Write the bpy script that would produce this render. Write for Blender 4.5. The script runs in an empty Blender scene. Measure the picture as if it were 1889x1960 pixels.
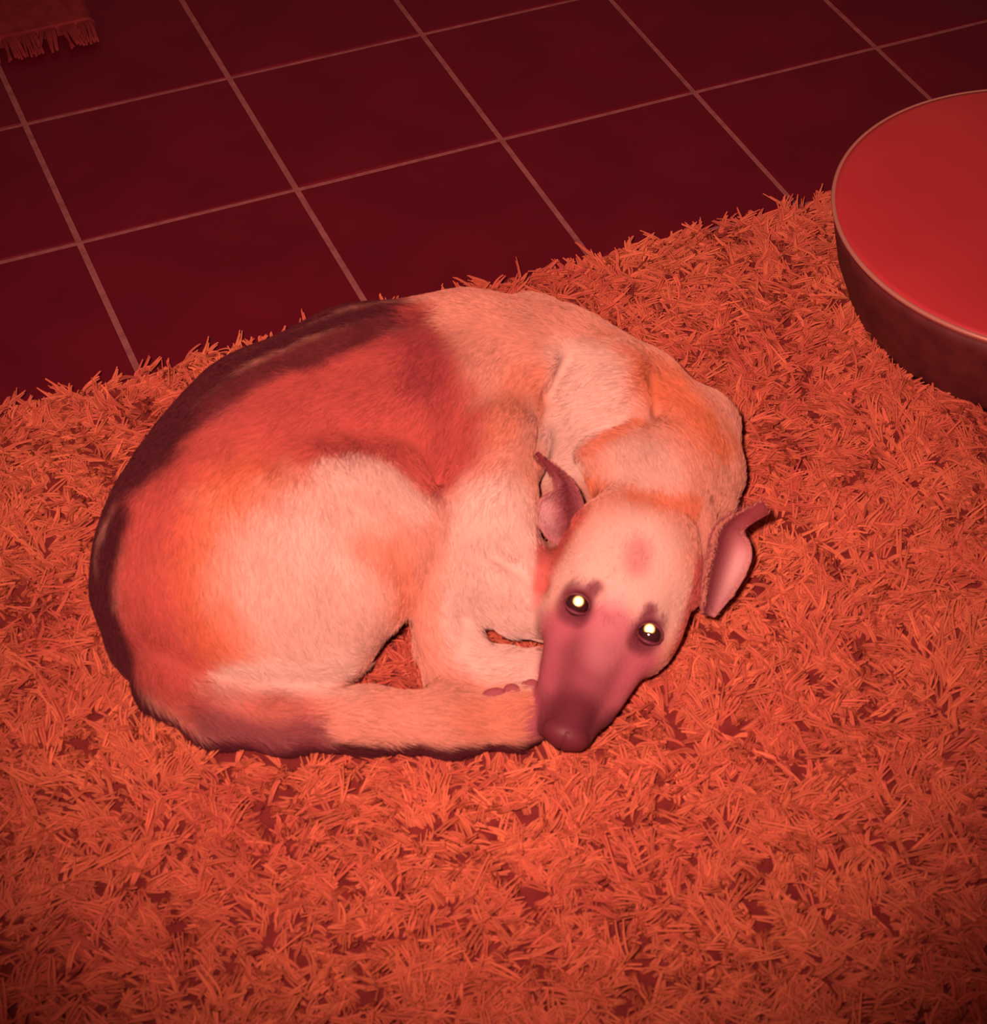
import bpy, math
import numpy as np
from mathutils import Vector, Matrix
from mathutils.bvhtree import BVHTree

# ------------------------------------------------------------------ camera
W, H, FPX = 1889.0, 1960.0, 3847.57
CAM = np.array([-0.32902, -2.20328, 1.60975])
RM = np.array([[0.9205922, 0.2764432, -0.2758426],
               [-0.3904969, 0.6431129, -0.6587245],
               [-0.0047019, 0.7141324, 0.6999949]])
RIGHT, UP, OUT = RM[:, 0], RM[:, 1], RM[:, 2]
scene = bpy.context.scene
C = scene.collection
cd = bpy.data.cameras.new('camera')
cam = bpy.data.objects.new('camera', cd)
C.objects.link(cam)
cam.matrix_world = Matrix(((*RM[0], CAM[0]), (*RM[1], CAM[1]), (*RM[2], CAM[2]), (0, 0, 0, 1)))
cd.sensor_fit = 'HORIZONTAL'
cd.sensor_width = 36.0
cd.lens = FPX / W * 36.0
cd.clip_start = 0.05
cd.dof.use_dof = True
cd.dof.focus_distance = 2.9
cd.dof.aperture_fstop = 12.0
scene.camera = cam

# ------------------------------------------------------------------ world, flash, exposure
world = bpy.data.worlds.new('world')
scene.world = world
world.use_nodes = True
bg = world.node_tree.nodes['Background']
bg.inputs[0].default_value = (1.0, 0.40, 0.36, 1)
bg.inputs[1].default_value = 0.13

LIGHT_COL = (1.0, 0.58, 0.50)
fl = bpy.data.lights.new('flash', 'SPOT')
fl.energy = 350
fl.color = LIGHT_COL
fl.spot_size = math.radians(48)
fl.spot_blend = 1.0
fl.shadow_soft_size = 0.028
flash = bpy.data.objects.new('flash', fl)
C.objects.link(flash)
fpos = CAM - RIGHT * 0.085 + UP * 0.075
flash.location = fpos


def at(u, v, z=0.0):
    d = RM @ np.array([(u - W / 2) / FPX, -(v - H / 2) / FPX, -1.0])
    return CAM + d * ((z - CAM[2]) / d[2])


def depth(p):
    return float((CAM - np.asarray(p)) @ OUT)


def pxm(px, p):
    return px * depth(p) / FPX


aim = Vector(at(930, 700, 0.05)) - Vector(fpos)
flash.rotation_euler = aim.to_track_quat('-Z', 'Y').to_euler()

vs = scene.view_settings
vs.view_transform = 'Standard'
vs.look = 'None'
vs.exposure = 0.0
vs.gamma = 1.0
vs.use_curve_mapping = False

rng = np.random.default_rng(7)


# ------------------------------------------------------------------ helpers
def link(name, data, parent=None, mat=None, kind=None, label=None, cat=None, group=None):
    o = bpy.data.objects.new(name, data)
    C.objects.link(o)
    if parent:
        o.parent = parent
    if mat:
        data.materials.append(mat)
    for k, val in (('kind', kind), ('label', label), ('category', cat), ('group', group)):
        if val:
            o[k] = val
    return o


def mesh(name, verts, faces, smooth=True):
    m = bpy.data.meshes.new(name)
    m.from_pydata([tuple(map(float, v)) for v in verts], [], [tuple(map(int, f)) for f in faces])
    m.update()
    if smooth:
        m.polygons.foreach_set('use_smooth', [True] * len(m.polygons))
    return m


def big_mesh(name, V, Q):
    m = bpy.data.meshes.new(name)
    m.vertices.add(len(V))
    m.vertices.foreach_set('co', V.astype(np.float32).ravel())
    m.loops.add(Q.size)
    m.loops.foreach_set('vertex_index', Q.astype(np.int32).ravel())
    m.polygons.add(len(Q))
    m.polygons.foreach_set('loop_start', (np.arange(len(Q)) * Q.shape[1]).astype(np.int32))
    m.polygons.foreach_set('loop_total', np.full(len(Q), Q.shape[1], np.int32))
    m.update(calc_edges=True)
    m.validate()
    m.polygons.foreach_set('use_smooth', np.ones(len(m.polygons), bool))
    return m


def material(name, rough=0.8, spec=0.3, color=(0.5, 0.5, 0.5), metal=0.0, sheen=0.0):
    m = bpy.data.materials.new(name)
    m.use_nodes = True
    b = m.node_tree.nodes['Principled BSDF']
    b.inputs['Base Color'].default_value = (*color, 1)
    b.inputs['Roughness'].default_value = rough
    b.inputs['Specular IOR Level'].default_value = spec
    b.inputs['Metallic'].default_value = metal
    return m, m.node_tree, b


def noise_color(nt, b, cols, scale, detail=4, coord='Object', lo=0.3, hi=0.7):
    n = nt.nodes
    tc = n.new('ShaderNodeTexCoord')
    nz = n.new('ShaderNodeTexNoise')
    nz.inputs['Scale'].default_value = scale
    nz.inputs['Detail'].default_value = detail
    nt.links.new(tc.outputs[coord], nz.inputs['Vector'])
    cr = n.new('ShaderNodeValToRGB')
    cr.color_ramp.elements[0].position = lo
    cr.color_ramp.elements[1].position = hi
    cr.color_ramp.elements[0].color = (*cols[0], 1)
    cr.color_ramp.elements[1].color = (*cols[1], 1)
    nt.links.new(nz.outputs['Fac'], cr.inputs['Fac'])
    nt.links.new(cr.outputs['Color'], b.inputs['Base Color'])
    return nz, cr


def add_bump(nt, b, scale, strength, dist=0.001, coord='Object'):
    n = nt.nodes
    tc = n.new('ShaderNodeTexCoord')
    nz = n.new('ShaderNodeTexNoise')
    nz.inputs['Scale'].default_value = scale
    nz.inputs['Detail'].default_value = 6
    nt.links.new(tc.outputs[coord], nz.inputs['Vector'])
    bp = n.new('ShaderNodeBump')
    bp.inputs['Strength'].default_value = strength
    bp.inputs['Distance'].default_value = dist
    nt.links.new(nz.outputs['Fac'], bp.inputs['Height'])
    nt.links.new(bp.outputs['Normal'], b.inputs['Normal'])


def attr_color(nt, b, name='col'):
    a = nt.nodes.new('ShaderNodeAttribute')
    a.attribute_type = 'GEOMETRY'
    a.attribute_name = name
    nt.links.new(a.outputs['Color'], b.inputs['Base Color'])
    return a


def curves_object(name, P, R, colors, mat, parent):
    """P (n,k,3) strand points, R (n,k) radii, colors (n,3) -> one hair curves object"""
    n, k, _ = P.shape
    hc = bpy.data.hair_curves.new(name)
    hc.add_curves([k] * n)
    hc.points.foreach_set('position', P.astype(np.float32).ravel())
    ra = hc.attributes.get('radius') or hc.attributes.new('radius', 'FLOAT', 'POINT')
    ra.data.foreach_set('value', R.astype(np.float32).ravel())
    ca = hc.attributes.new('col', 'FLOAT_COLOR', 'CURVE')
    rgba = np.ones((n, 4), np.float32)
    rgba[:, :3] = colors
    ca.data.foreach_set('color', rgba.ravel())
    return link(name, hc, parent, mat, kind='stuff')


def value_noise(X, scale, seed=0):
    """smooth 3-D value noise in 0..1 at points X (n,3)"""
    g = np.random.default_rng(seed).random((32, 32, 32)).astype(np.float32)
    q = np.asarray(X) * scale + 1000.0
    i = np.floor(q).astype(int)
    f = q - i
    f = f * f * (3 - 2 * f)
    out = 0
    for dx in (0, 1):
        for dy in (0, 1):
            for dz in (0, 1):
                w = (f[:, 0] if dx else 1 - f[:, 0]) * (f[:, 1] if dy else 1 - f[:, 1]) * (f[:, 2] if dz else 1 - f[:, 2])
                out = out + w * g[(i[:, 0] + dx) % 32, (i[:, 1] + dy) % 32, (i[:, 2] + dz) % 32]
    return out


# ------------------------------------------------------------------ floor: grout bed and tiles
T = 0.3048
mg, nt, b = material('grout', 0.9, 0.2)
noise_color(nt, b, [(0.22, 0.058, 0.058), (0.33, 0.095, 0.090)], 60)
add_bump(nt, b, 300, 0.4)
mt, nt, b = material('glazed_tile', 0.42, 0.2)
noise_color(nt, b, [(0.095, 0.0030, 0.0095), (0.130, 0.0044, 0.0135)], 7)
add_bump(nt, b, 12, 0.15, 0.002)
x0, x1, y0, y1 = -5, 9, -9, 6
fz = -0.0025
floor = link('floor', mesh('floor', [(x0 * T, y0 * T, fz), (x1 * T, y0 * T, fz), (x1 * T, y1 * T, fz), (x0 * T, y1 * T, fz),
                                     (x0 * T, y0 * T, -.05), (x1 * T, y0 * T, -.05), (x1 * T, y1 * T, -.05), (x0 * T, y1 * T, -.05)],
                           [(0, 1, 2, 3), (0, 4, 5, 1), (1, 5, 6, 2), (2, 6, 7, 3), (3, 7, 4, 0), (7, 6, 5, 4)], False),
             mat=mg, kind='structure')


def tile_mesh():
    h = T / 2 - 0.0042
    bv = 0.0022
    V, F = [], []
    for hh, z in ((h, -0.008), (h, -bv), (h - bv * .3, -bv * .3), (h - bv, 0.0)):
        V += [(-hh, -hh, z), (hh, -hh, z), (hh, hh, z), (-hh, hh, z)]
    for l in range(3):
        for s in range(4):
            a = l * 4 + s
            c = l * 4 + (s + 1) % 4
            F.append((a, c, c + 4, a + 4))
    F.append((12, 13, 14, 15))
    return mesh('tile', V, F, False)


tm = tile_mesh()
tm.materials.append(mt)
for j in range(-2, 5):
    for i in range(-3, 8):
        o = link('tile', tm, floor)
        o.location = ((i + .5) * T, (j + .5) * T, rng.uniform(-.0004, .0004))
        o.rotation_euler = (rng.uniform(-.002, .002), rng.uniform(-.002, .002), rng.choice([0, 1, 2, 3]) * math.pi / 2)

# ------------------------------------------------------------------ dog signed distance field
K18 = 1 / 1800.0
# head frame
ALPHA = math.radians(15)
dsc = RIGHT * -0.378 - UP * 0.926
HF = math.cos(ALPHA) * dsc + math.sin(ALPHA) * OUT
HU = math.cos(ALPHA) * OUT - math.sin(ALPHA) * dsc
HL = np.cross(HU, HF)
if HL @ RIGHT < 0:
    HL = -HL
HM = at(1174, 1178, 0.152)


def hp(f, s, u):
    return HM + (HF * f + HL * s + HU * u) * K18


PR = []      # (kind, data, k, op)


def chain(pts, k=0.02, op='+'):
    """pts: (u, v, z, r_px) in the photograph's plan -> world round cones"""
    w = []
    for (u, v, z, r) in pts:
        p = at(u, v, z)
        w.append((p, pxm(r, p)))
    for a, c in zip(w[:-1], w[1:]):
        PR.append(('rc', (a[0], c[0], a[1], c[1]), k, op))


def ell(u, v, z, ru, rv, ro, ang=0, k=0.02, op='+'):
    """ellipsoid: radii along the (rotated) right / up / out directions of the view"""
    p = at(u, v, z)
    ca, sa = math.cos(math.radians(ang)), math.sin(math.radians(ang))
    A = RIGHT * ca + UP * sa
    B = -RIGHT * sa + UP * ca
    PR.append(('el', (p, np.stack([A, B, OUT]), np.array([pxm(ru, p), pxm(rv, p), pxm(ro, p)])), k, op))


def hell(f, s, u, rf, rs, ru, k=0.012, op='+'):
    PR.append(('el', (hp(f, s, u), np.stack([HF, HL, HU]), np.array([rf, rs, ru]) * K18), k, op))


def hcone(a, c, ra, rc_, k=0.012, op='+'):
    PR.append(('rc', (hp(*a), hp(*c), ra * K18, rc_ * K18), k, op))


# trunk, from the rump round the back to the neck
chain([(400, 1045, .125, 206), (470, 985, .125, 226), (560, 905, .130, 240), (720, 832, .130, 240), (900, 792, .125, 225),
       (1045, 790, .118, 197), (1180, 830, .105, 163), (1245, 880, .100, 150)], 0.03)
# lower belly / rear filling towards the tail root
chain([(350, 1130, .09, 160), (430, 1190, .075, 130)], 0.04)
# haunch
ell(560, 1085, .150, 285, 205, 130, 18, 0.025)
chain([(470, 1030, .15, 150), (640, 985, .175, 142), (715, 940, .178, 104)], 0.02)
# rear bulk near the tail root, white fur
ell(540, 1235, .085, 165, 80, 100, -8, 0.03)
# shin from knee to hock, then metatarsus and hind paw
chain([(722, 925, .182, 92), (790, 1000, .168, 74), (824, 1120, .128, 52), (838, 1230, .085, 45), (856, 1292, .065, 42)], 0.006)
chain([(856, 1290, .062, 40), (930, 1292, .060, 38), (990, 1305, .060, 40)], 0.012)
# upper leg front (rib cage behind the shoulder)
chain([(1015, 650, .150, 88), (975, 720, .172, 92), (955, 850, .184, 86), (935, 960, .172, 84)], 0.018)
# shoulder / side of neck
ell(1155, 765, .175, 100, 125, 80, -30, 0.009)
# chest and folded foreleg
chain([(935, 985, .150, 90), (950, 1085, .130, 88), (1000, 1120, .115, 80)], 0.02)
chain([(905, 1140, .112, 44), (980, 1168, .102, 46), (1060, 1185, .090, 46)], 0.007)
ell(985, 1060, .135, 50, 70, 40, 35, 0.008)
# second band (fore paw) under the slit
chain([(885, 1200, .085, 34), (900, 1250, .075, 30), (960, 1268, .072, 28), (1050, 1275, .072, 30)], 0.010)
# ruff behind the head
ell(1235, 895, .165, 135, 68, 70, -14, 0.012)
chain([(1330, 830, .10, 88), (1352, 905, .10, 62), (1345, 960, .11, 60)], 0.02)
chain([(1290, 880, .13, 100), (1245, 960, .15, 110)], 0.03)
# tail
chain([(262, 1130, .085, 78), (285, 1215, .060, 72), (335, 1300, .050, 72), (420, 1356, .048, 70), (540, 1375, .050, 62), (700, 1380, .050, 60),
       (860, 1384, .050, 60), (990, 1376, .048, 54), (1060, 1362, .045, 44)], 0.016)
# head
hell(-118, 0, -85, 150, 132, 95, 0.015)
hell(-45, 0, -55, 100, 92, 58, 0.015)
hell(-35, -92, -100, 95, 42, 60, 0.012)
hell(-35, 96, -100, 95, 42, 60, 0.012)
for s in (-1, 1):
    hell(-16, s * 60, -26, 34, 32, 26, 0.010)
    hcone((20, s * 62, -75), (150, s * 40, -85), 44, 34, 0.014)
    hcone((120, s * 34, -82), (212, s * 24, -74), 36, 26, 0.010)
hcone((10, 0, -62), (205, 0, -58), 66, 36, 0.014)
hcone((20, 0, -34), (215, 0, -44), 34, 27, 0.012)
hcone((30, 0, -125), (185, 0, -104), 52, 28, 0.008)
hell(196, 0, -88, 34, 36, 22, 0.006)
for s in (-1, 1):
    hell(2, s * 70 + 4, -16, 21, 24, 19, 0.008, '-')      # eye socket
# ear roots and the fur below the ears
chain([(1076, 1040, .130, 24), (1068, 1110, .120, 32)], 0.014)
chain([(1345, 1005, .140, 26), (1324, 1070, .125, 24), (1318, 1140, .110, 24)], 0.014)
# toes of the hind paw
for (u, v, r) in ((958, 1322, 23), (988, 1330, 22), (1018, 1326, 21), (1040, 1308, 20)):
    chain([(u - 22, v - 28, .066, r), (u, v, .056, r)], 0.005)
# toes of the front paw beside the chin
for (u, v, r) in ((1045, 1262, 18), (1052, 1290, 18)):
    chain([(u - 30, v - 2, .075, r), (u, v, .070, r)], 0.005)


def sd(pr, X):
    kind, d = pr[0], pr[1]
    if kind == 'el':
        c, A, r = d
        q = (X - c) @ A.T
        k0 = np.sqrt(((q / r) ** 2).sum(-1))
        k1 = np.sqrt(((q / (r * r)) ** 2).sum(-1)) + 1e-9
        return k0 * (k0 - 1) / k1
    a, c, ra, rb = d
    ba = c - a
    L = ba @ ba
    t = np.clip(((X - a) @ ba) / L, 0, 1)
    return np.sqrt(((X - a - t[..., None] * ba) ** 2).sum(-1)) - (ra + (rb - ra) * t)


def surf(u, v):
    """first point of the dog under the sight line through (u, v)"""
    d = RM @ np.array([(u - W / 2) / FPX, -(v - H / 2) / FPX, -1.0])
    d /= np.linalg.norm(d)
    t = 1.2
    for _ in range(60):
        m = min(float(sd(p_, (CAM + d * t)[None])[0]) for p_ in PR if p_[3] == '+')
        if m < 0.0004:
            break
        t += m
    return CAM + d * t


def groove(pts, r, k=0.012):
    P = [surf(u, v) + OUT * r * K18 * 0.35 for u, v in pts]
    for a, c in zip(P[:-1], P[1:]):
        PR.append(('rc', (a, c, r * K18, r * K18), k, '-'))


def bound(pr):
    d = pr[1]
    if pr[0] == 'el':
        r = d[2].max()
        return d[0] - r, d[0] + r
    r = max(d[2], d[3])
    return np.minimum(d[0], d[1]) - r, np.maximum(d[0], d[1]) + r


def smin(a, c, k):
    h = np.maximum(k - np.abs(a - c), 0) / k
    return np.minimum(a, c) - h * h * k * 0.25


for pts, gr in (([(938, 1060), (985, 1085), (1036, 1120)], 9), ([(1088, 690), (1052, 760), (1036, 830), (1030, 866)], 11),
                ([(1252, 725), (1262, 790), (1240, 826)], 8), ([(760, 1050), (783, 1120), (776, 1180)], 9),
                ([(1170, 1130), (1166, 1175)], 3)):
    groove(pts, gr)
h = 0.0032
lo = np.min([bound(p)[0] for p in PR], 0) - 0.03
hi = np.max([bound(p)[1] for p in PR], 0) + 0.03
dims = np.ceil((hi - lo) / h).astype(int)
Fd = np.full(tuple(dims), 0.2, np.float32)
ax = [lo[i] + h * np.arange(dims[i]) for i in range(3)]
for pr in PR:
    k = pr[2]
    bl, bh = bound(pr)
    m = k + 0.012
    i0 = np.clip(np.floor((bl - m - lo) / h).astype(int), 0, dims)
    i1 = np.clip(np.ceil((bh + m - lo) / h).astype(int) + 1, 0, dims)
    sl = tuple(slice(i0[i], i1[i]) for i in range(3))
    X = np.stack(np.meshgrid(*[ax[i][sl[i]] for i in range(3)], indexing='ij'), -1)
    dd = sd(pr, X).astype(np.float32)
    Fd[sl] = smin(Fd[sl], dd, k) if pr[3] == '+' else -smin(-Fd[sl], dd, k)
# lie flat on the rug
Z = ax[2][None, None, :]
Fd = np.maximum(Fd, (0.018 - Z).astype(np.float32))


def surface_nets(F, o, h):
    S = F < 0
    cnt = np.zeros(tuple(np.array(F.shape) - 1), np.int8)
    for dx in (0, 1):
        for dy in (0, 1):
            for dz in (0, 1):
                cnt += S[dx:S.shape[0] - 1 + dx, dy:S.shape[1] - 1 + dy, dz:S.shape[2] - 1 + dz]
    I = np.argwhere((cnt > 0) & (cnt < 8))
    idx = np.full(cnt.shape, -1, np.int64)
    idx[I[:, 0], I[:, 1], I[:, 2]] = np.arange(len(I))
    acc = np.zeros((len(I), 3))
    n = np.zeros(len(I))
    for a in range(3):
        e = np.zeros(3, int)
        e[a] = 1
        oth = [q for q in range(3) if q != a]
        for p in (0, 1):
            for q in (0, 1):
                s = np.zeros(3, int)
                s[oth[0]] = p
                s[oth[1]] = q
                A = I + s
                B = A + e
                fa = F[A[:, 0], A[:, 1], A[:, 2]]
                fb = F[B[:, 0], B[:, 1], B[:, 2]]
                cr = (fa < 0) != (fb < 0)
                t = np.where(cr, fa / np.where(cr, fa - fb, 1), 0)
                P = s + t[:, None] * e
                acc += np.where(cr[:, None], P, 0)
                n += cr
    V = o + h * (I + acc / n[:, None])
    Q = []
    for a in range(3):
        bb, cc = (a + 1) % 3, (a + 2) % 3
        sa = [slice(None)] * 3
        sb = [slice(None)] * 3
        sa[a] = slice(0, -1)
        sb[a] = slice(1, None)
        A = S[tuple(sa)]
        B = S[tuple(sb)]
        E = np.argwhere(A != B)
        E = E[(E[:, bb] > 0) & (E[:, cc] > 0) & (E[:, bb] < F.shape[bb] - 1) & (E[:, cc] < F.shape[cc] - 1)]
        ins = A[E[:, 0], E[:, 1], E[:, 2]]
        eb = np.zeros(3, int); eb[bb] = 1
        ec = np.zeros(3, int); ec[cc] = 1
        g = lambda M: idx[M[:, 0], M[:, 1], M[:, 2]]
        q = np.stack([g(E - eb - ec), g(E - ec), g(E), g(E - eb)], 1)
        q[~ins] = q[~ins][:, ::-1]
        Q.append(q)
    return V, np.concatenate(Q)


V, Q = surface_nets(Fd, lo, h)
# light smoothing
e = np.concatenate([Q[:, [0, 1]], Q[:, [1, 2]], Q[:, [2, 3]], Q[:, [3, 0]]])


def smooth_verts(V, it, f=0.5):
    for _ in range(it):
        s = np.zeros_like(V)
        for a in range(3):
            s[:, a] = np.bincount(e[:, 0], V[e[:, 1], a], len(V)) + np.bincount(e[:, 1], V[e[:, 0], a], len(V))
        c = np.bincount(e[:, 0], minlength=len(V)) + np.bincount(e[:, 1], minlength=len(V))
        V = V + f * (s / c[:, None] - V)
    return V


V = smooth_verts(V, 3)
print('dog verts', len(V))
body_me = big_mesh('body', V, Q)
bvh = BVHTree.FromPolygons([tuple(v) for v in V], [tuple(q) for q in Q])


def hit(u, v):
    d = RM @ np.array([(u - W / 2) / FPX, -(v - H / 2) / FPX, -1.0])
    d = Vector(d).normalized()
    r = bvh.ray_cast(Vector(CAM), d)
    return np.array(r[0]) if r[0] is not None else at(u, v, 0.03)


# ------------------------------------------------------------------ coat markings in 3-D, with some shade and a highlight painted in
CREAM = (0.56, 0.335, 0.275)
TAN = (0.54, 0.215, 0.15)
ORANGE = (0.53, 0.125, 0.052)
RUST = (0.40, 0.066, 0.052)
SADDLE = (0.27, 0.036, 0.036)
BLACK = (0.065, 0.008, 0.012)
MUZZ = (0.37, 0.085, 0.105)
MUZZD = (0.15, 0.028, 0.04)
PINK = (0.60, 0.24, 0.24)
PAINT = []


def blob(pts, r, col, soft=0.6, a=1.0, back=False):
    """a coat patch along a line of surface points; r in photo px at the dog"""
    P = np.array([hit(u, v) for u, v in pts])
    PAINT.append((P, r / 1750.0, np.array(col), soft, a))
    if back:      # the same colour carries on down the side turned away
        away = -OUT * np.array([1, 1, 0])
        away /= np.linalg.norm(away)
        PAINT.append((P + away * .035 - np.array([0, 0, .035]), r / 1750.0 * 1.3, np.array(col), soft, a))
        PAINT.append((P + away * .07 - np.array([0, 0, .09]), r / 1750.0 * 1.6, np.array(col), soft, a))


def dorsal(pts, r, col, soft=0.8, a=1.0, elev=0):
    """(u, v, z, r_px) trunk stations: paints along the spine, the side of the trunk turned out of the curl"""
    P = np.array([at(u, v, z) for u, v, z, _ in pts])
    q = []
    for i, (u, v, z, rp) in enumerate(pts):
        t = P[min(i + 1, len(P) - 1)] - P[max(i - 1, 0)]
        o = np.array([-t[1], t[0], 0.0])
        o = o / np.linalg.norm(o) * math.cos(math.radians(elev)) + np.array([0, 0, math.sin(math.radians(elev))])
        q.append(P[i] + o * pxm(rp, P[i]))
    PAINT.append((np.array(q), r, np.array(col), soft, a))


# base TAN; saddle and flank
blob([(620, 800), (760, 740), (800, 830)], 130, RUST, 0.7)
blob([(430, 830), (540, 750), (680, 690), (800, 680)], 85, SADDLE, 1.1, 0.9)
blob([(540, 780), (700, 720)], 80, RUST, 0.9, 0.7)
blob([(270, 940), (360, 870), (480, 860)], 70, RUST, 0.8)
blob([(800, 780), (840, 860), (845, 920)], 45, RUST, 0.9, 0.6)
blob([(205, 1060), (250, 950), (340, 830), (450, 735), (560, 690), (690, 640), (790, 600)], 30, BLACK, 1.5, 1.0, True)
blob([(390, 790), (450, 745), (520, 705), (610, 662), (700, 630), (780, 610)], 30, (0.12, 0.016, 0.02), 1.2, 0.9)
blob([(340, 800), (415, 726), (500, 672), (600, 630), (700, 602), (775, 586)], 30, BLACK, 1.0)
blob([(800, 590), (820, 660), (800, 730)], 34, SADDLE, 0.9, 0.8)
blob([(850, 880), (840, 760), (810, 660)], 22, SADDLE, 1.0, 0.5)
TR = [(430, 1190, .075, 130), (400, 1045, .125, 206), (470, 985, .125, 226), (560, 905, .130, 240), (680, 850, .130, 240), (760, 825, .130, 238)]
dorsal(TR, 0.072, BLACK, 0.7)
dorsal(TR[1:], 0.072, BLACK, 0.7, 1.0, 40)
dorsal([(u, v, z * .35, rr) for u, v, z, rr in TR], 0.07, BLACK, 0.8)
blob([(820, 590), (930, 590), (1060, 620)], 34, RUST, 1.0, 0.4, True)
blob([(1180, 690), (1300, 755), (1380, 870)], 40, ORANGE, 1.0, 0.8, True)
# rump
blob([(300, 1000), (290, 1130), (340, 1230)], 85, RUST, 0.8)
blob([(470, 960), (420, 1080), (450, 1190)], 85, ORANGE, 1.5, 0.9)
blob([(230, 990), (205, 1060), (197, 1130), (212, 1200)], 30, BLACK, 1.2, 1.0, True)
# pale haunch fur, painted knee highlight and crease shade
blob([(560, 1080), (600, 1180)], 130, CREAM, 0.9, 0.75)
blob([(640, 900), (720, 900), (790, 960)], 36, CREAM, 0.9, 0.8)  # rim highlight along the knee edge, painted in cream
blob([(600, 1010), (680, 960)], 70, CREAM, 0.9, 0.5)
blob([(440, 1300), (520, 1290), (640, 1280)], 38, CREAM, 0.9)
blob([(700, 1040), (765, 1080), (775, 1150)], 30, ORANGE, 1.6, 0.5)  # shading of the thigh and shin crease, painted in orange
# foreparts
blob([(900, 600), (1000, 610), (1080, 660)], 60, TAN, 0.8)
blob([(1050, 700), (1035, 800), (1035, 880)], 24, ORANGE, 0.9, 0.6)  # orange line along the crease between upper arm and neck
blob([(1000, 720), (960, 820)], 30, ORANGE, 0.9, 0.4)
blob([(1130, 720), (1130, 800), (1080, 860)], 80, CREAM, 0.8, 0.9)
blob([(1210, 890), (1260, 910)], 60, CREAM, 0.9, 0.6)
blob([(1290, 740), (1350, 850)], 60, ORANGE, 0.9, 0.6)
blob([(1120, 870), (1180, 835), (1240, 820)], 20, ORANGE, 0.9, 0.7)  # orange line along the fold of the ruff
blob([(1130, 945), (1230, 965), (1330, 985)], 22, ORANGE, 0.8, 0.8)
blob([(950, 1000), (960, 1100), (960, 1180)], 90, CREAM, 0.8)
blob([(880, 1150), (890, 1240), (960, 1270), (1030, 1285)], 40, CREAM, 0.8)
# tail
PAINT.append((np.array([at(u, v, .03) for u, v in ((180, 1120), (205, 1200), (225, 1290), (290, 1368), (380, 1415), (470, 1440), (600, 1448), (850, 1452), (1040, 1432))]), 34 / 1750, np.array(BLACK), 1.0, 1.0))  # black underside fur, with shadow below the tail painted into it
blob([(215, 1180), (250, 1300), (320, 1375), (430, 1424), (560, 1436), (700, 1440), (860, 1444), (1040, 1428)], 22, BLACK, 1.0)  # lower rim again: dark fur and painted shade together
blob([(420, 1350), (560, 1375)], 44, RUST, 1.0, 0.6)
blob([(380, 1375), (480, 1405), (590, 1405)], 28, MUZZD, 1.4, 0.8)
blob([(250, 1180), (280, 1270), (350, 1345)], 34, RUST, 1.0, 0.8)
blob([(900, 1375), (1020, 1370)], 40, ORANGE, 0.9, 0.4)
# head (placed in head space)


def hblob(pts, r, col, soft=0.6, a=1.0):
    PAINT.append((np.array([hp(*p) for p in pts]), r * K18, np.array(col), soft, -a))   # minus: head only


hblob([(-110, 0, 10), (-60, -40, 0), (-60, 40, 0)], 95, CREAM, 0.9, 0.85)
hblob([(-125, 0, 10), (-100, 4, 8)], 24, MUZZ, 1.4, 0.6)
hblob([(60, 0, -15), (150, 0, -20), (220, 0, -30)], 80, MUZZ, 0.7)
hblob([(60, -60, -50), (200, -50, -60)], 62, MUZZ, 0.8)
hblob([(60, 60, -50), (200, 50, -60)], 62, MUZZ, 0.8)
hblob([(90, -14, -30), (215, -6, -40), (190, -30, -60)], 50, MUZZD, 1.2, 0.7)
hblob([(190, 0, -30), (235, 0, -50)], 50, (0.11, 0.016, 0.026), 0.9)
hblob([(170, 60, -80), (225, 30, -70)], 34, MUZZD, 0.9)
hblob([(60, 8, -2), (0, 4, 0)], 40, PINK, 1.2, 0.3)
for s in (-1, 1):
    hblob([(6, s * 72, -14)], 38, MUZZD, 0.7)
    hblob([(14, s * 60, -14), (24, s * 48, -20)], 18, MUZZD, 0.8, 0.8)
    hblob([(-2, s * 58, -8), (-36, s * (52 + 5 * s), -4)], 13, MUZZD, 1.2, 0.9)
    hblob([(-150, s * 138, -60), (-60, s * 140, -90), (-10, s * 125, -100)], 36, RUST, 0.9, 0.9)


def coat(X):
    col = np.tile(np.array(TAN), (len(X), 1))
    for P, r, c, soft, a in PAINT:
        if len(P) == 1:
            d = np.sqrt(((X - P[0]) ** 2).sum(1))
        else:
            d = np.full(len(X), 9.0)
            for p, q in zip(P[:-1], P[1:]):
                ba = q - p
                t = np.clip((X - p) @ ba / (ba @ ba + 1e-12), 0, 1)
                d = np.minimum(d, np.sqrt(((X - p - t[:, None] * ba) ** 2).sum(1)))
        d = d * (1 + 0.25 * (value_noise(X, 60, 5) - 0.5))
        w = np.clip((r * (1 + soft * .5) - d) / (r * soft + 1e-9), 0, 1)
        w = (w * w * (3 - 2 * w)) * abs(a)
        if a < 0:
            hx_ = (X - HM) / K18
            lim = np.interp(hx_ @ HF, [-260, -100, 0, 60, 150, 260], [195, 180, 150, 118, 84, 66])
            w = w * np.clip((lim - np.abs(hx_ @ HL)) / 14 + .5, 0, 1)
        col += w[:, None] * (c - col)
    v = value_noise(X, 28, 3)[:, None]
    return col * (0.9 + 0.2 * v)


def set_color(me, cols):
    a = me.color_attributes.new('col', 'FLOAT_COLOR', 'POINT')
    rgba = np.ones((len(cols), 4), np.float32)
    rgba[:, :3] = cols
    a.data.foreach_set('color', rgba.ravel())


msk, nt, b = material('dog_skin_fur', 0.85, 0.15)
attr_color(nt, b)
add_bump(nt, b, 220, 0.35, 0.002)
mfur, nt, b = material('dog_hair', 0.75, 0.12)
attr_color(nt, b)

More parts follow.
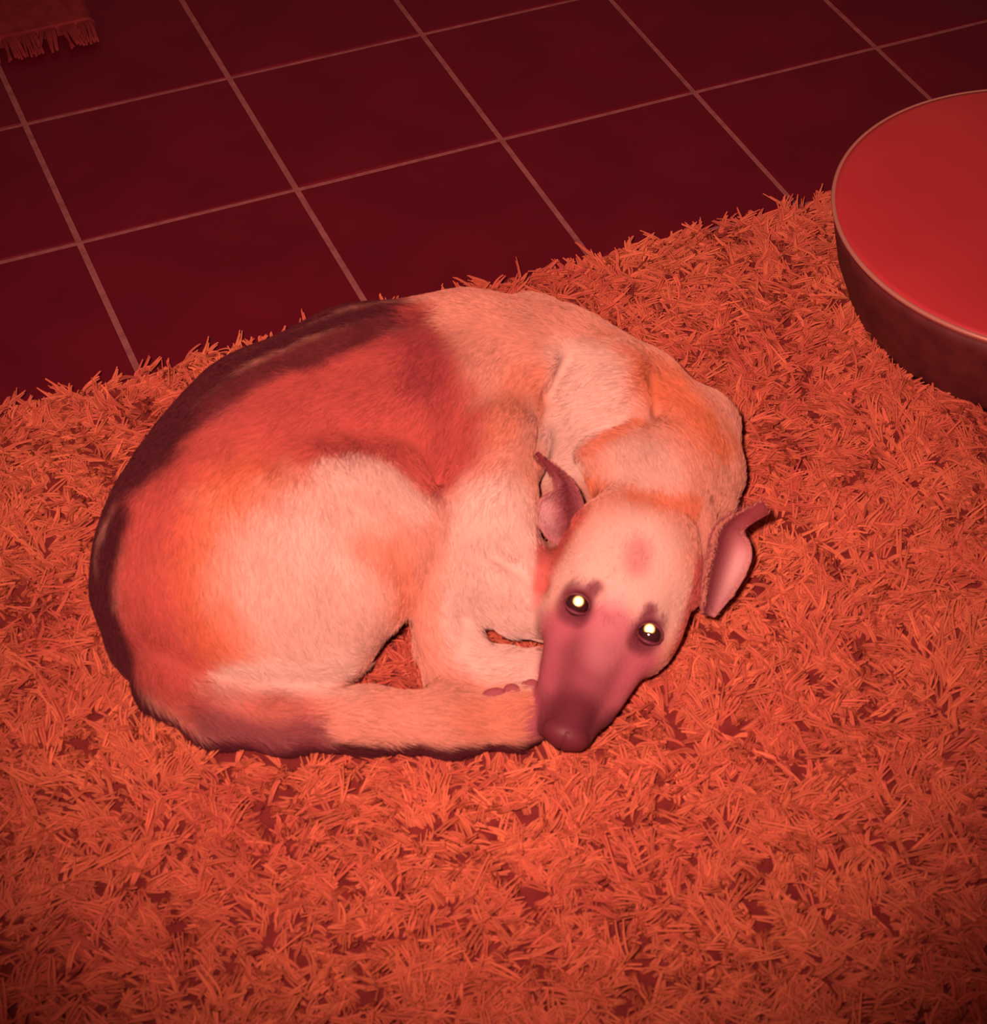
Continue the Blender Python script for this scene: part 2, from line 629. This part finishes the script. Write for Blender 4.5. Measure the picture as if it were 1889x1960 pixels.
dog = bpy.data.objects.new('dog', None)
C.objects.link(dog)
dog.location = tuple(at(800, 1050, 0.0))
dog['label'] = 'tan and black shepherd dog curled up on the orange shag rug, eyes shining'
dog['category'] = 'dog'
bpy.context.view_layer.update()
DM = dog.matrix_world.inverted()


def dogpart(name, data, mat=None, **k):
    o = link(name, data, dog, mat, **k)
    o.matrix_parent_inverse = DM
    return o


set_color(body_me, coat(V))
body = dogpart('body', body_me, msk)

# ears: cupped shells between two rim lines, deepest in the middle


def spline(P, n):
    P = np.asarray(P, float)
    m = len(P)
    t = np.linspace(0, m - 1, n)
    out = []
    for x in t:
        i = min(int(x), m - 2)
        f = x - i
        p0, p1, p2, p3 = P[max(i - 1, 0)], P[i], P[i + 1], P[min(i + 2, m - 1)]
        out.append(0.5 * ((2 * p1) + (-p0 + p2) * f + (2 * p0 - 5 * p1 + 4 * p2 - p3) * f * f + (-p0 + 3 * p1 - 3 * p2 + p3) * f ** 3))
    return np.array(out)


def ear(medial, lateral, deep, n=26, m=15):
    """rims given as (u, v, z) in plan, deep = cup depth in px per station"""
    A = spline([at(*p) for p in medial], n)
    B = spline([at(*p) for p in lateral], n)
    D = spline([[d, 0, 0] for d in deep], n)[:, 0]
    Vv, F = [], []
    for side in (0, 1):
        for i in range(n):
            for j in range(m):
                t = j / (m - 1)
                p = A[i] * (1 - t) + B[i] * t
                prof = (1 - abs(2 * t - 1) ** 2.2)
                th = (0.0030 if side else 0.0) * (0.35 + 0.65 * prof)
                p = p - OUT * (D[i] * K18 * prof + th)
                Vv.append(p)
    g = lambda s, i, j: s * n * m + i * m + j
    for i in range(n - 1):
        for j in range(m - 1):
            F.append((g(0, i, j), g(0, i, j + 1), g(0, i + 1, j + 1), g(0, i + 1, j)))
            F.append((g(1, i, j), g(1, i + 1, j), g(1, i + 1, j + 1), g(1, i, j + 1)))
        F.append((g(0, i, 0), g(0, i + 1, 0), g(1, i + 1, 0), g(1, i, 0)))
        F.append((g(0, i, m - 1), g(1, i, m - 1), g(1, i + 1, m - 1), g(0, i + 1, m - 1)))
    for j in range(m - 1):
        F.append((g(0, 0, j), g(1, 0, j), g(1, 0, j + 1), g(0, 0, j + 1)))
        F.append((g(0, n - 1, j), g(0, n - 1, j + 1), g(1, n - 1, j + 1), g(1, n - 1, j)))
    me = mesh('ear', Vv, F)
    X = np.array(Vv)
    cols = np.zeros((len(X), 3))
    N2 = n * m
    ii = (np.arange(len(X)) % N2) // m / (n - 1)
    jj = (np.arange(len(X)) % m) / (m - 1)
    inner = np.arange(len(X)) < N2
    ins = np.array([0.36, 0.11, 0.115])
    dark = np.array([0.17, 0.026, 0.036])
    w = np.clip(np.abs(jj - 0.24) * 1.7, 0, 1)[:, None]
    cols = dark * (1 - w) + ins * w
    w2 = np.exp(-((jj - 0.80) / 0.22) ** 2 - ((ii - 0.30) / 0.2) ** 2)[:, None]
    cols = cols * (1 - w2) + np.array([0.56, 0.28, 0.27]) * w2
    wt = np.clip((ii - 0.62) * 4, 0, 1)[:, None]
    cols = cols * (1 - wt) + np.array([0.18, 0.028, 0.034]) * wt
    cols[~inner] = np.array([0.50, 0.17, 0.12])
    set_color(me, cols)
    return me


ear_l = ear([(1098, 1030, .160), (1118, 992, .170), (1113, 955, .182), (1094, 918, .194), (1062, 890, .202), (1031, 866, .208)],
            [(1062, 1040, .150), (1038, 1014, .155), (1027, 984, .162), (1036, 954, .172), (1062, 936, .182), (1054, 908, .196), (1026, 870, .207)],
            [14, 40, 44, 24, 8, 2])
ear_r = ear([(1342, 1176, .125), (1344, 1110, .145), (1356, 1050, .160), (1372, 1008, .170), (1408, 982, .176), (1461, 960, .182)],
            [(1368, 1182, .108), (1414, 1124, .118), (1438, 1072, .128), (1436, 1040, .140), (1426, 1014, .158), (1474, 982, .178)],
            [8, 34, 40, 26, 10, 3])
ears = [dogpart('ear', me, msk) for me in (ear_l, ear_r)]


# eyes
def uv_sphere(c, A, r, n=24, m=14, fn=None):
    Vv, F = [], []
    for i in range(m + 1):
        ph = math.pi * i / m
        for j in range(n):
            th = 2 * math.pi * j / n
            q = np.array([math.sin(ph) * math.cos(th), math.sin(ph) * math.sin(th), math.cos(ph)])
            if fn is not None:
                q = fn(q)
            Vv.append(c + (q * r) @ A)
    for i in range(m):
        for j in range(n):
            F.append((i * n + j, (i + 1) * n + j, (i + 1) * n + (j + 1) % n, i * n + (j + 1) % n))
    return Vv, F


meye, nt, b = material('dog_eye', 0.12, 0.5, (0.035, 0.008, 0.010))
mtap, nt, b = material('tapetum_shine', 0.42, 0.5, (1.0, 0.78, 0.26), metal=1.0)
mnose, nt, b = material('dog_nose', 0.55, 0.3, (0.13, 0.018, 0.028))
add_bump(nt, b, 500, 0.3)
HA = np.stack([HF, HL, HU])
for s, (eu, ev) in ((-1, (1107, 1151)), (1, (1243, 1204))):
    c = hp(2, s * 70 + 4, -25)
    Vv, F = uv_sphere(c, HA, np.array([20, 22, 19]) * K18)
    eye = dogpart('eyeball', mesh('eyeball', Vv, F), meye)
    # pupil disc, facing the flash, on the cornea
    fd = (fpos + CAM) / 2 - c
    fd /= np.linalg.norm(fd)
    e1 = np.cross(fd, HF); e1 /= np.linalg.norm(e1)
    e2 = np.cross(fd, e1)
    # where the sight line to the glow meets the eye
    dv = at(eu, ev, 0) - CAM
    dv /= np.linalg.norm(dv)
    rr = np.array([20, 22, 19]) * K18
    o_, d_ = (HA @ (CAM - c)) / rr, (HA @ dv) / rr
    qa, qb, qc = d_ @ d_, 2 * o_ @ d_, o_ @ o_ - 1
    disc = max(qb * qb - 4 * qa * qc, 0)
    cc = CAM + dv * ((-qb - math.sqrt(disc)) / (2 * qa))
    Vv, F = uv_sphere(cc, np.stack([e1, e2, fd]), np.array([11, 11, 2.2]) * K18, 20, 10)
    p = link('pupil', mesh('pupil', Vv, F), eye, mtap, label='pale gold shining pupil')
    p.matrix_parent_inverse = eye.matrix_world.inverted()
    # lids: upper and lower
    for nm, ff in (('upper_eyelid', -1), ('lower_eyelid', 1)):
        pts = []
        for t in np.linspace(-1, 1, 13):
            pts.append(hp(2 + ff * 17 * math.sqrt(max(0, 1 - t * t)) * (1 if ff > 0 else 1.0), s * 70 + 4 + t * 24, -17 + 6 * (1 - t * t)))
        pts = np.array(pts)
        Vv, F = [], []
        nn = 8
        for i, p0 in enumerate(pts):
            tg = pts[min(i + 1, 12)] - pts[max(i - 1, 0)]
            tg /= np.linalg.norm(tg)
            b1 = np.cross(tg, HU); b1 /= np.linalg.norm(b1)
            b2 = np.cross(b1, tg)
            rr = (0.0008 + 0.0012 * math.sin(math.pi * i / 12))
            for j in range(nn):
                th = 2 * math.pi * j / nn
                Vv.append(p0 + rr * (math.cos(th) * b1 + math.sin(th) * b2))
        for i in range(12):
            for j in range(nn):
                F.append((i * nn + j, i * nn + (j + 1) % nn, (i + 1) * nn + (j + 1) % nn, (i + 1) * nn + j))
        dogpart(nm, mesh(nm, Vv, F), mnose)


def nose_fn(q):
    f, s, u = q
    # flat front with two comma nostrils
    f2 = f * (0.85 if f > 0 else 1.0)
    for sg in (-1, 1):
        d = math.hypot((s - sg * 0.48) / 0.28, (u + 0.15) / 0.30)
        if f > 0 and d < 1:
            f2 -= 0.55 * (1 - d * d)
    if abs(s) < 0.12 and f > 0:
        f2 -= 0.12 * (1 - abs(s) / 0.12)
    return np.array([f2, s * (1 - 0.15 * max(-u, 0)), u])


Vv, F = uv_sphere(hp(222, 0, -50), HA, np.array([34, 44, 38]) * K18, 48, 30, nose_fn)
dogpart('nose', mesh('nose', Vv, F), mnose)

# toe pads on the visible sole of the paw
mpad, nt, b = material('paw_pad', 0.7, 0.3, (0.26, 0.050, 0.055))
for (u, v, r1, r2, ang) in ((945, 1330, 22, 13, 10), (980, 1322, 16, 13, -10), (1012, 1312, 17, 11, 20)):
    c = hit(u, v)
    ca, sa = math.cos(math.radians(ang)), math.sin(math.radians(ang))
    A = np.stack([RIGHT * ca + UP * sa, -RIGHT * sa + UP * ca, OUT])
    Vv, F = uv_sphere(c, A, np.array([r1, r2, 6]) * K18, 16, 10)
    dogpart('paw_pad', mesh('paw_pad', Vv, F), mpad)

# fur strands
FLOW = [  # (u, v, du, dv) direction the coat lies
    (1250, 1100, .3, -1), (1100, 1300, .3, -1), (1200, 1200, .2, -1), (1250, 950, -.1, -1), (1300, 850, -.3, -1), (1150, 760, -.6, .2),
    (1100, 640, -1, -.1), (950, 600, -1, .1), (950, 750, -.3, 1), (930, 900, -.3, 1), (800, 700, -.6, .8), (650, 750, -.8, .5), (500, 800, -.8, .7),
    (350, 900, -.5, .9), (220, 1050, -.1, 1), (300, 1150, .1, 1), (450, 1050, .1, 1), (600, 1100, .2, 1), (700, 950, .3, 1),
    (830, 1150, .1, 1), (960, 1100, .2, 1), (960, 1270, 1, .2), (260, 1280, .4, 1), (400, 1370, 1, .5), (600, 1390, 1, .1), (900, 1390, 1, .05), (1380, 900, -.1, -1)]
FP = np.array([hit(u, v) for u, v, _, _ in FLOW])
FDn = np.array([RIGHT * du - UP * dv for _, _, du, dv in FLOW])
FDn /= np.linalg.norm(FDn, axis=1)[:, None]


def grow(V, Q, VN, N, length, lay, rad, seed, keep=None, colf=coat, vc=None):
    r = np.random.default_rng(seed)
    a, b_, c = V[Q[:, 0]], V[Q[:, 1]], V[Q[:, 2]]
    d = V[Q[:, 3]]
    nr = np.cross(c - a, d - b_)
    ar = np.linalg.norm(nr, axis=1)
    nr = nr / (ar[:, None] + 1e-12)
    if keep is not None:
        ar = ar * keep((a + c) / 2, nr)
    f = r.choice(len(Q), N, p=ar / ar.sum())
    s, t = r.random((2, N, 1))
    P = (a[f] * (1 - s) + b_[f] * s) * (1 - t) + (d[f] * (1 - s) + c[f] * s) * t
    Nn = VN[Q[f, 0]] * .5 + VN[Q[f, 2]] * .5
    Nn /= np.linalg.norm(Nn, axis=1)[:, None] + 1e-9
    w = 1 / (((P[:, None, :] - FP[None]) ** 2).sum(-1) + 1e-4) ** 1.5
    D = (w[:, :, None] * FDn[None]).sum(1)
    cl = np.stack([value_noise(P, 55, 11 + q) - .5 for q in range(3)], 1)
    D /= np.linalg.norm(D, axis=1)[:, None]
    D = D + cl * 0.9 + r.normal(0, .16, D.shape)
    D -= (D * Nn).sum(1)[:, None] * Nn
    D /= np.linalg.norm(D, axis=1)[:, None] + 1e-9
    L = (length(P) * r.uniform(.6, 1.15, N))[:, None]
    K = 5
    pts = []
    for i in range(K):
        q = i / (K - 1)
        pts.append(P - Nn * 0.0012 + (D * lay * q + Nn * (q * (1 - 0.55 * q)) * (1 - lay) * 1.5) * L)
    pts = np.stack(pts, 1)
    q = np.linspace(0, 1, K)
    R = rad * (1 - q ** 2 * 0.85)[None] * r.uniform(.7, 1.2, (N, 1))
    col = (colf(P) if vc is None else vc[Q[f, 0]]) * r.normal(1, .13, (N, 1)).clip(.6, 1.4)
    return pts, R, col


VN = np.zeros(len(V) * 3, np.float32)
body_me.vertex_normals.foreach_get('vector', VN)
VN = VN.reshape(-1, 3).astype(float)
mid = np.array([(OUT @ (hp(120, 0, 0)))])


def fur_len(P):
    L = np.full(len(P), 0.017)
    q = (P - HM) / K18
    f, s, u = q @ HF, q @ HL, q @ HU
    lim = np.interp(f, [-260, -100, 0, 60, 150, 260], [195, 180, 150, 118, 84, 66]) + 6
    onhead = (f > -230) & (f < 290) & (np.abs(s) < lim) & (u > -150)
    L = np.where(onhead, np.clip(0.009 - f * 0.00003, 0.003, 0.011), L)
    tl = np.clip(1 - np.abs(P[:, 2] - 0.05) / 0.06, 0, 1)
    lowrim = (~onhead) & (P[:, 2] < 0.09)
    return np.where(lowrim, L + 0.006 * tl, L)


def keep(P, n):
    k = (P[:, 2] > 0.024).astype(float)
    for s in (-1, 1):
        k *= (np.linalg.norm(P - hp(2, s * 70 + 4, -18), axis=1) > 0.0165)
    k *= (np.linalg.norm(P - hp(228, 0, -50), axis=1) > 0.022)
    return k * np.where(n @ OUT > -0.35, 1.0, 0.35)


fp, fr, fc = grow(V, Q, VN, 150000, fur_len, 0.80, 0.00042, 21, keep)
fur = curves_object('fur', fp, fr, fc, mfur, dog)
fur.matrix_parent_inverse = DM
for k, o in enumerate(ears):
    me = o.data
    n = len(me.vertices)
    EV = np.zeros(n * 3, np.float32); me.vertices.foreach_get('co', EV); EV = EV.reshape(-1, 3).astype(float)
    EN = np.zeros(n * 3, np.float32); me.vertex_normals.foreach_get('vector', EN); EN = EN.reshape(-1, 3).astype(float)
    EQ = np.array([list(p.vertices) for p in me.polygons if len(p.vertices) == 4])
    EC = np.zeros(n * 4, np.float32); me.color_attributes['col'].data.foreach_get('color', EC); EC = EC.reshape(-1, 4)[:, :3]
    ep, er, ec = grow(EV, EQ, EN, 4500, lambda P: np.full(len(P), 0.008), 0.85, 0.00035, 50 + k, vc=EC)
    ef = curves_object('ear_fur', ep, er, ec, mfur, o)
    ef.matrix_parent_inverse = o.matrix_world.inverted()


# ------------------------------------------------------------------ shag rug
def inside_dog(P):
    i = np.round((P - lo) / h).astype(int)
    ok = ((i >= 0) & (i < dims)).all(1)
    i = np.clip(i, 0, dims - 1)
    return ok & (Fd[i[:, 0], i[:, 1], i[:, 2]] < 0.0)


RX0, RX1, RY0, RY1 = -0.85, 1.75, -2.15, -0.322
SKEW = -0.016      # the rug lies slightly askew to the tiles
rug = bpy.data.objects.new('shag_rug', None)
C.objects.link(rug)
rug.location = ((RX0 + RX1) / 2, (RY0 + RY1) / 2, 0)
rug['label'] = 'orange red deep shag rug under the curled dog'
rug['category'] = 'rug'
bpy.context.view_layer.update()
mb, nt, b = material('rug_backing', 0.95, 0.1)
noise_color(nt, b, [(0.15, 0.018, 0.017), (0.24, 0.030, 0.026)], 60)
hx, hy = (RX1 - RX0) / 2, (RY1 - RY0) / 2
bV = []
for z, ins in ((0.001, 0), (0.011, 0), (0.014, 0.004)):
    bV += [(-hx + ins, -hy + ins, z), (hx - ins, -hy + ins, z), (hx - ins, hy - ins, z), (-hx + ins, hy - ins, z)]
bF = [(3, 2, 1, 0), (8, 9, 10, 11)]
for l in range(2):
    for s in range(4):
        bF.append((l * 4 + s, l * 4 + (s + 1) % 4, l * 4 + 4 + (s + 1) % 4, l * 4 + 4 + s))
link('backing', mesh('backing', [(x, y + SKEW * x, z) for x, y, z in bV], bF, False), rug, mb)
mp, nt, b = material('rug_yarn', 0.9, 0.05)
attr_color(nt, b)


def shag(xr, yr, N, length, rad, cols, seed, skip=None, z0=0.013, plies=3):
    """tufts of soft yarn: every yarn is a few loose plies that lean and curl together"""
    r = np.random.default_rng(seed)
    P = np.stack([r.uniform(*xr, N), r.uniform(*yr, N), np.full(N, z0)], 1)
    P[:, 1] += SKEW * (P[:, 0] - 0.45)
    if skip is not None:
        P = P[~skip(P)]
    n = len(P)
    a1 = value_noise(P, 14, seed + 1) * 4 * math.pi + value_noise(P, 45, seed + 2) * 5 + r.normal(0, .6, n)
    hn = value_noise(P, 60, seed + 3)[:, None]
    tilt = r.uniform(.4, 1.0, n)[:, None]
    L0 = length * r.uniform(.65, 1.2, (n, 1)) * (.62 + .76 * hn)
    crl = r.normal(0, .45, (n, 1))
    wob = r.uniform(0, 6.28, (n, 1))
    m = value_noise(P, 9, seed + 5)[:, None] * .5 + r.random((n, 1)) * .5
    c0 = (np.array(cols[0]) * (1 - m) + np.array(cols[1]) * m) * r.normal(1, .08, (n, 1)).clip(.75, 1.25)
    K = 7
    q = np.linspace(0, 1, K)
    AP, AR, AC = [], [], []
    for k in range(plies):
        a = a1 + r.normal(0, .10, n)
        D = np.stack([np.cos(a), np.sin(a), np.zeros(n)], 1)
        D[:, 1] = np.where((P[:, 1] > yr[1] - .03) & (D[:, 1] > 0), D[:, 1] * .25, D[:, 1])
        S = np.stack([-D[:, 1], D[:, 0], np.zeros(n)], 1)
        L = L0 * r.uniform(.85, 1.1, (n, 1))
        off = r.normal(0, .0011, (n, 3))
        pts = []
        for x in q:
            hor = tilt * (x ** 1.3) * .85
            up = x * (1 - 0.35 * tilt * x) * (1.0 - .45 * tilt)
            p = P + off * (.4 + 1.1 * math.sin(math.pi * x)) + L * (D * hor + S * (crl * x * x + .05 * np.sin(x * 5 + wob)))
            p[:, 2] += (L * up)[:, 0]
            pts.append(p)
        AP.append(np.stack(pts, 1))
        AR.append(rad * (0.55 + 0.6 * np.sin(math.pi * np.clip(q * 0.85 + .1, 0, 1)))[None] * r.uniform(.7, 1.25, (n, 1)))
        AC.append(c0 * r.normal(1, .07, (n, 1)).clip(.8, 1.2))
    return np.concatenate(AP), np.concatenate(AR), np.concatenate(AC)


def rug_skip(P):
    s = np.zeros(len(P), bool)
    for z in (0.022, 0.035):
        Q_ = P.copy()
        Q_[:, 2] = z
        s |= inside_dog(Q_)
    s |= ((P[:, 0] - OTC[0]) ** 2 + (P[:, 1] - OTC[1]) ** 2) < (OTB - .002) ** 2
    return s


OTC = np.array([3.552 * T, -2.045 * T])
OTB, OTT, OTH = 0.238, 0.276, 0.155
YARN = [(0.42, 0.064, 0.046), (0.65, 0.160, 0.074)]
pp, pr_, pc = shag((RX0, RX1), (RY0, RY1), 98000, 0.034, 0.00115, YARN, 31, skip=rug_skip)
pile = curves_object('pile', pp - np.array(rug.location), pr_, pc, mp, rug)

# ------------------------------------------------------------------ low round stool at the right
stool = bpy.data.objects.new('round_stool', None)
C.objects.link(stool)
stool.location = (OTC[0], OTC[1], 0.0)
stool['label'] = 'low round stool with glossy red top and dark side, partly cut by the right edge'
stool['category'] = 'stool'


def lathe(name, prof, mat, parent, n=128, closed=False):
    Vv, F = [], []
    for r, z in prof:
        for j in range(n):
            th = 2 * math.pi * j / n
            Vv.append((r * math.cos(th), r * math.sin(th), z))
    m = len(prof)
    for i in range(m if closed else m - 1):
        for j in range(n):
            i2 = (i + 1) % m
            F.append((i * n + j, i * n + (j + 1) % n, i2 * n + (j + 1) % n, i2 * n + j))
    return link(name, mesh(name, Vv, F), parent, mat)


mtop, nt, b = material('red_vinyl_top', 0.42, 0.35)
noise_color(nt, b, [(0.46, 0.030, 0.036), (0.54, 0.042, 0.042)], 5)
add_bump(nt, b, 350, 0.08)
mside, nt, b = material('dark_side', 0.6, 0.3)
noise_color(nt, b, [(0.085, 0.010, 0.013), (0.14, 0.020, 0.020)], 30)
mrim, nt, b = material('pale_rim', 0.35, 0.5, (0.60, 0.22, 0.16), metal=0.3)
lathe('seat', [(0.0001, OTH - .001), (0.10, OTH), (0.20, OTH), (OTT - .012, OTH - .0005), (OTT - .005, OTH - .002), (OTT - .004, OTH - .012), (0.0001, OTH - .012)], mtop, stool)
rp = [(OTT - .003 + .003 * math.cos(t), OTH - .0042 + .003 * math.sin(t)) for t in np.linspace(0, 2 * math.pi, 12, endpoint=False)]
lathe('rim', rp, mrim, stool, closed=True)
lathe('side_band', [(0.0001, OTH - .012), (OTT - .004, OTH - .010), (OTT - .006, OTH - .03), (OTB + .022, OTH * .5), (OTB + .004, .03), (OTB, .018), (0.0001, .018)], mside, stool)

# ------------------------------------------------------------------ fringed rug at the far left corner
frug = bpy.data.objects.new('fringed_rug', None)
C.objects.link(frug)
fo = at(203, 92, 0.0)
frug.location = (fo[0], fo[1], 0)
frug['label'] = 'dim red fringed rug corner on the dark tiles in the far left'
frug['category'] = 'rug'
me_f, nt, b = material('fringe_yarn', 0.9, 0.1)
noise_color(nt, b, [(0.16, 0.014, 0.018), (0.24, 0.026, 0.028)], 40)
FW, FLn = 0.62, 0.5
ey = 0.06
fV = []
for z, ins in ((0.001, 0), (0.014, 0), (0.018, 0.006)):
    fV += [(-FW + ins, ey + ins, z), (-ins, ey + ins, z), (-ins, ey + FLn - ins, z), (-FW + ins, ey + FLn - ins, z)]
link('woven_field', mesh('woven_field', fV, bF, False), frug, me_f)


def tassel_mesh(seed):
    r = np.random.default_rng(seed)
    Vv, F = [], []
    for sidx in range(7):
        x = (sidx - 3) * 0.0032 + r.normal(0, .0006)
        n = 6
        base = len(Vv)
        bend = r.normal(0, .004)
        for i in range(7):
            q = i / 6
            cx = x * (1 + .35 * q) + bend * q * q
            cy = -0.058 * q * (1 + .08 * math.sin(sidx * 2.1)) + 0.006
            cz = 0.013 - 0.006 * q + 0.003 * math.sin(q * 3.1)
            rr = 0.0032 * (1 - .35 * q)
            for j in range(n):
                th = 2 * math.pi * j / n
                Vv.append((cx + rr * math.cos(th), cy, cz + rr * math.sin(th)))
        for i in range(6):
            for j in range(n):
                F.append((base + i * n + j, base + i * n + (j + 1) % n, base + (i + 1) * n + (j + 1) % n, base + (i + 1) * n + j))
        F.append(tuple(base + 6 * n + j for j in range(n)))
    m = mesh('tassel', Vv, F)
    m.materials.append(me_f)
    return m


tms = [tassel_mesh(s) for s in range(3)]
for i in range(21):
    o = link('tassel', tms[i % 3], frug)
    o.location = (-0.014 - i * 0.029, ey + .003, 0)
    o.rotation_euler = (0, 0, rng.normal(0, .12))
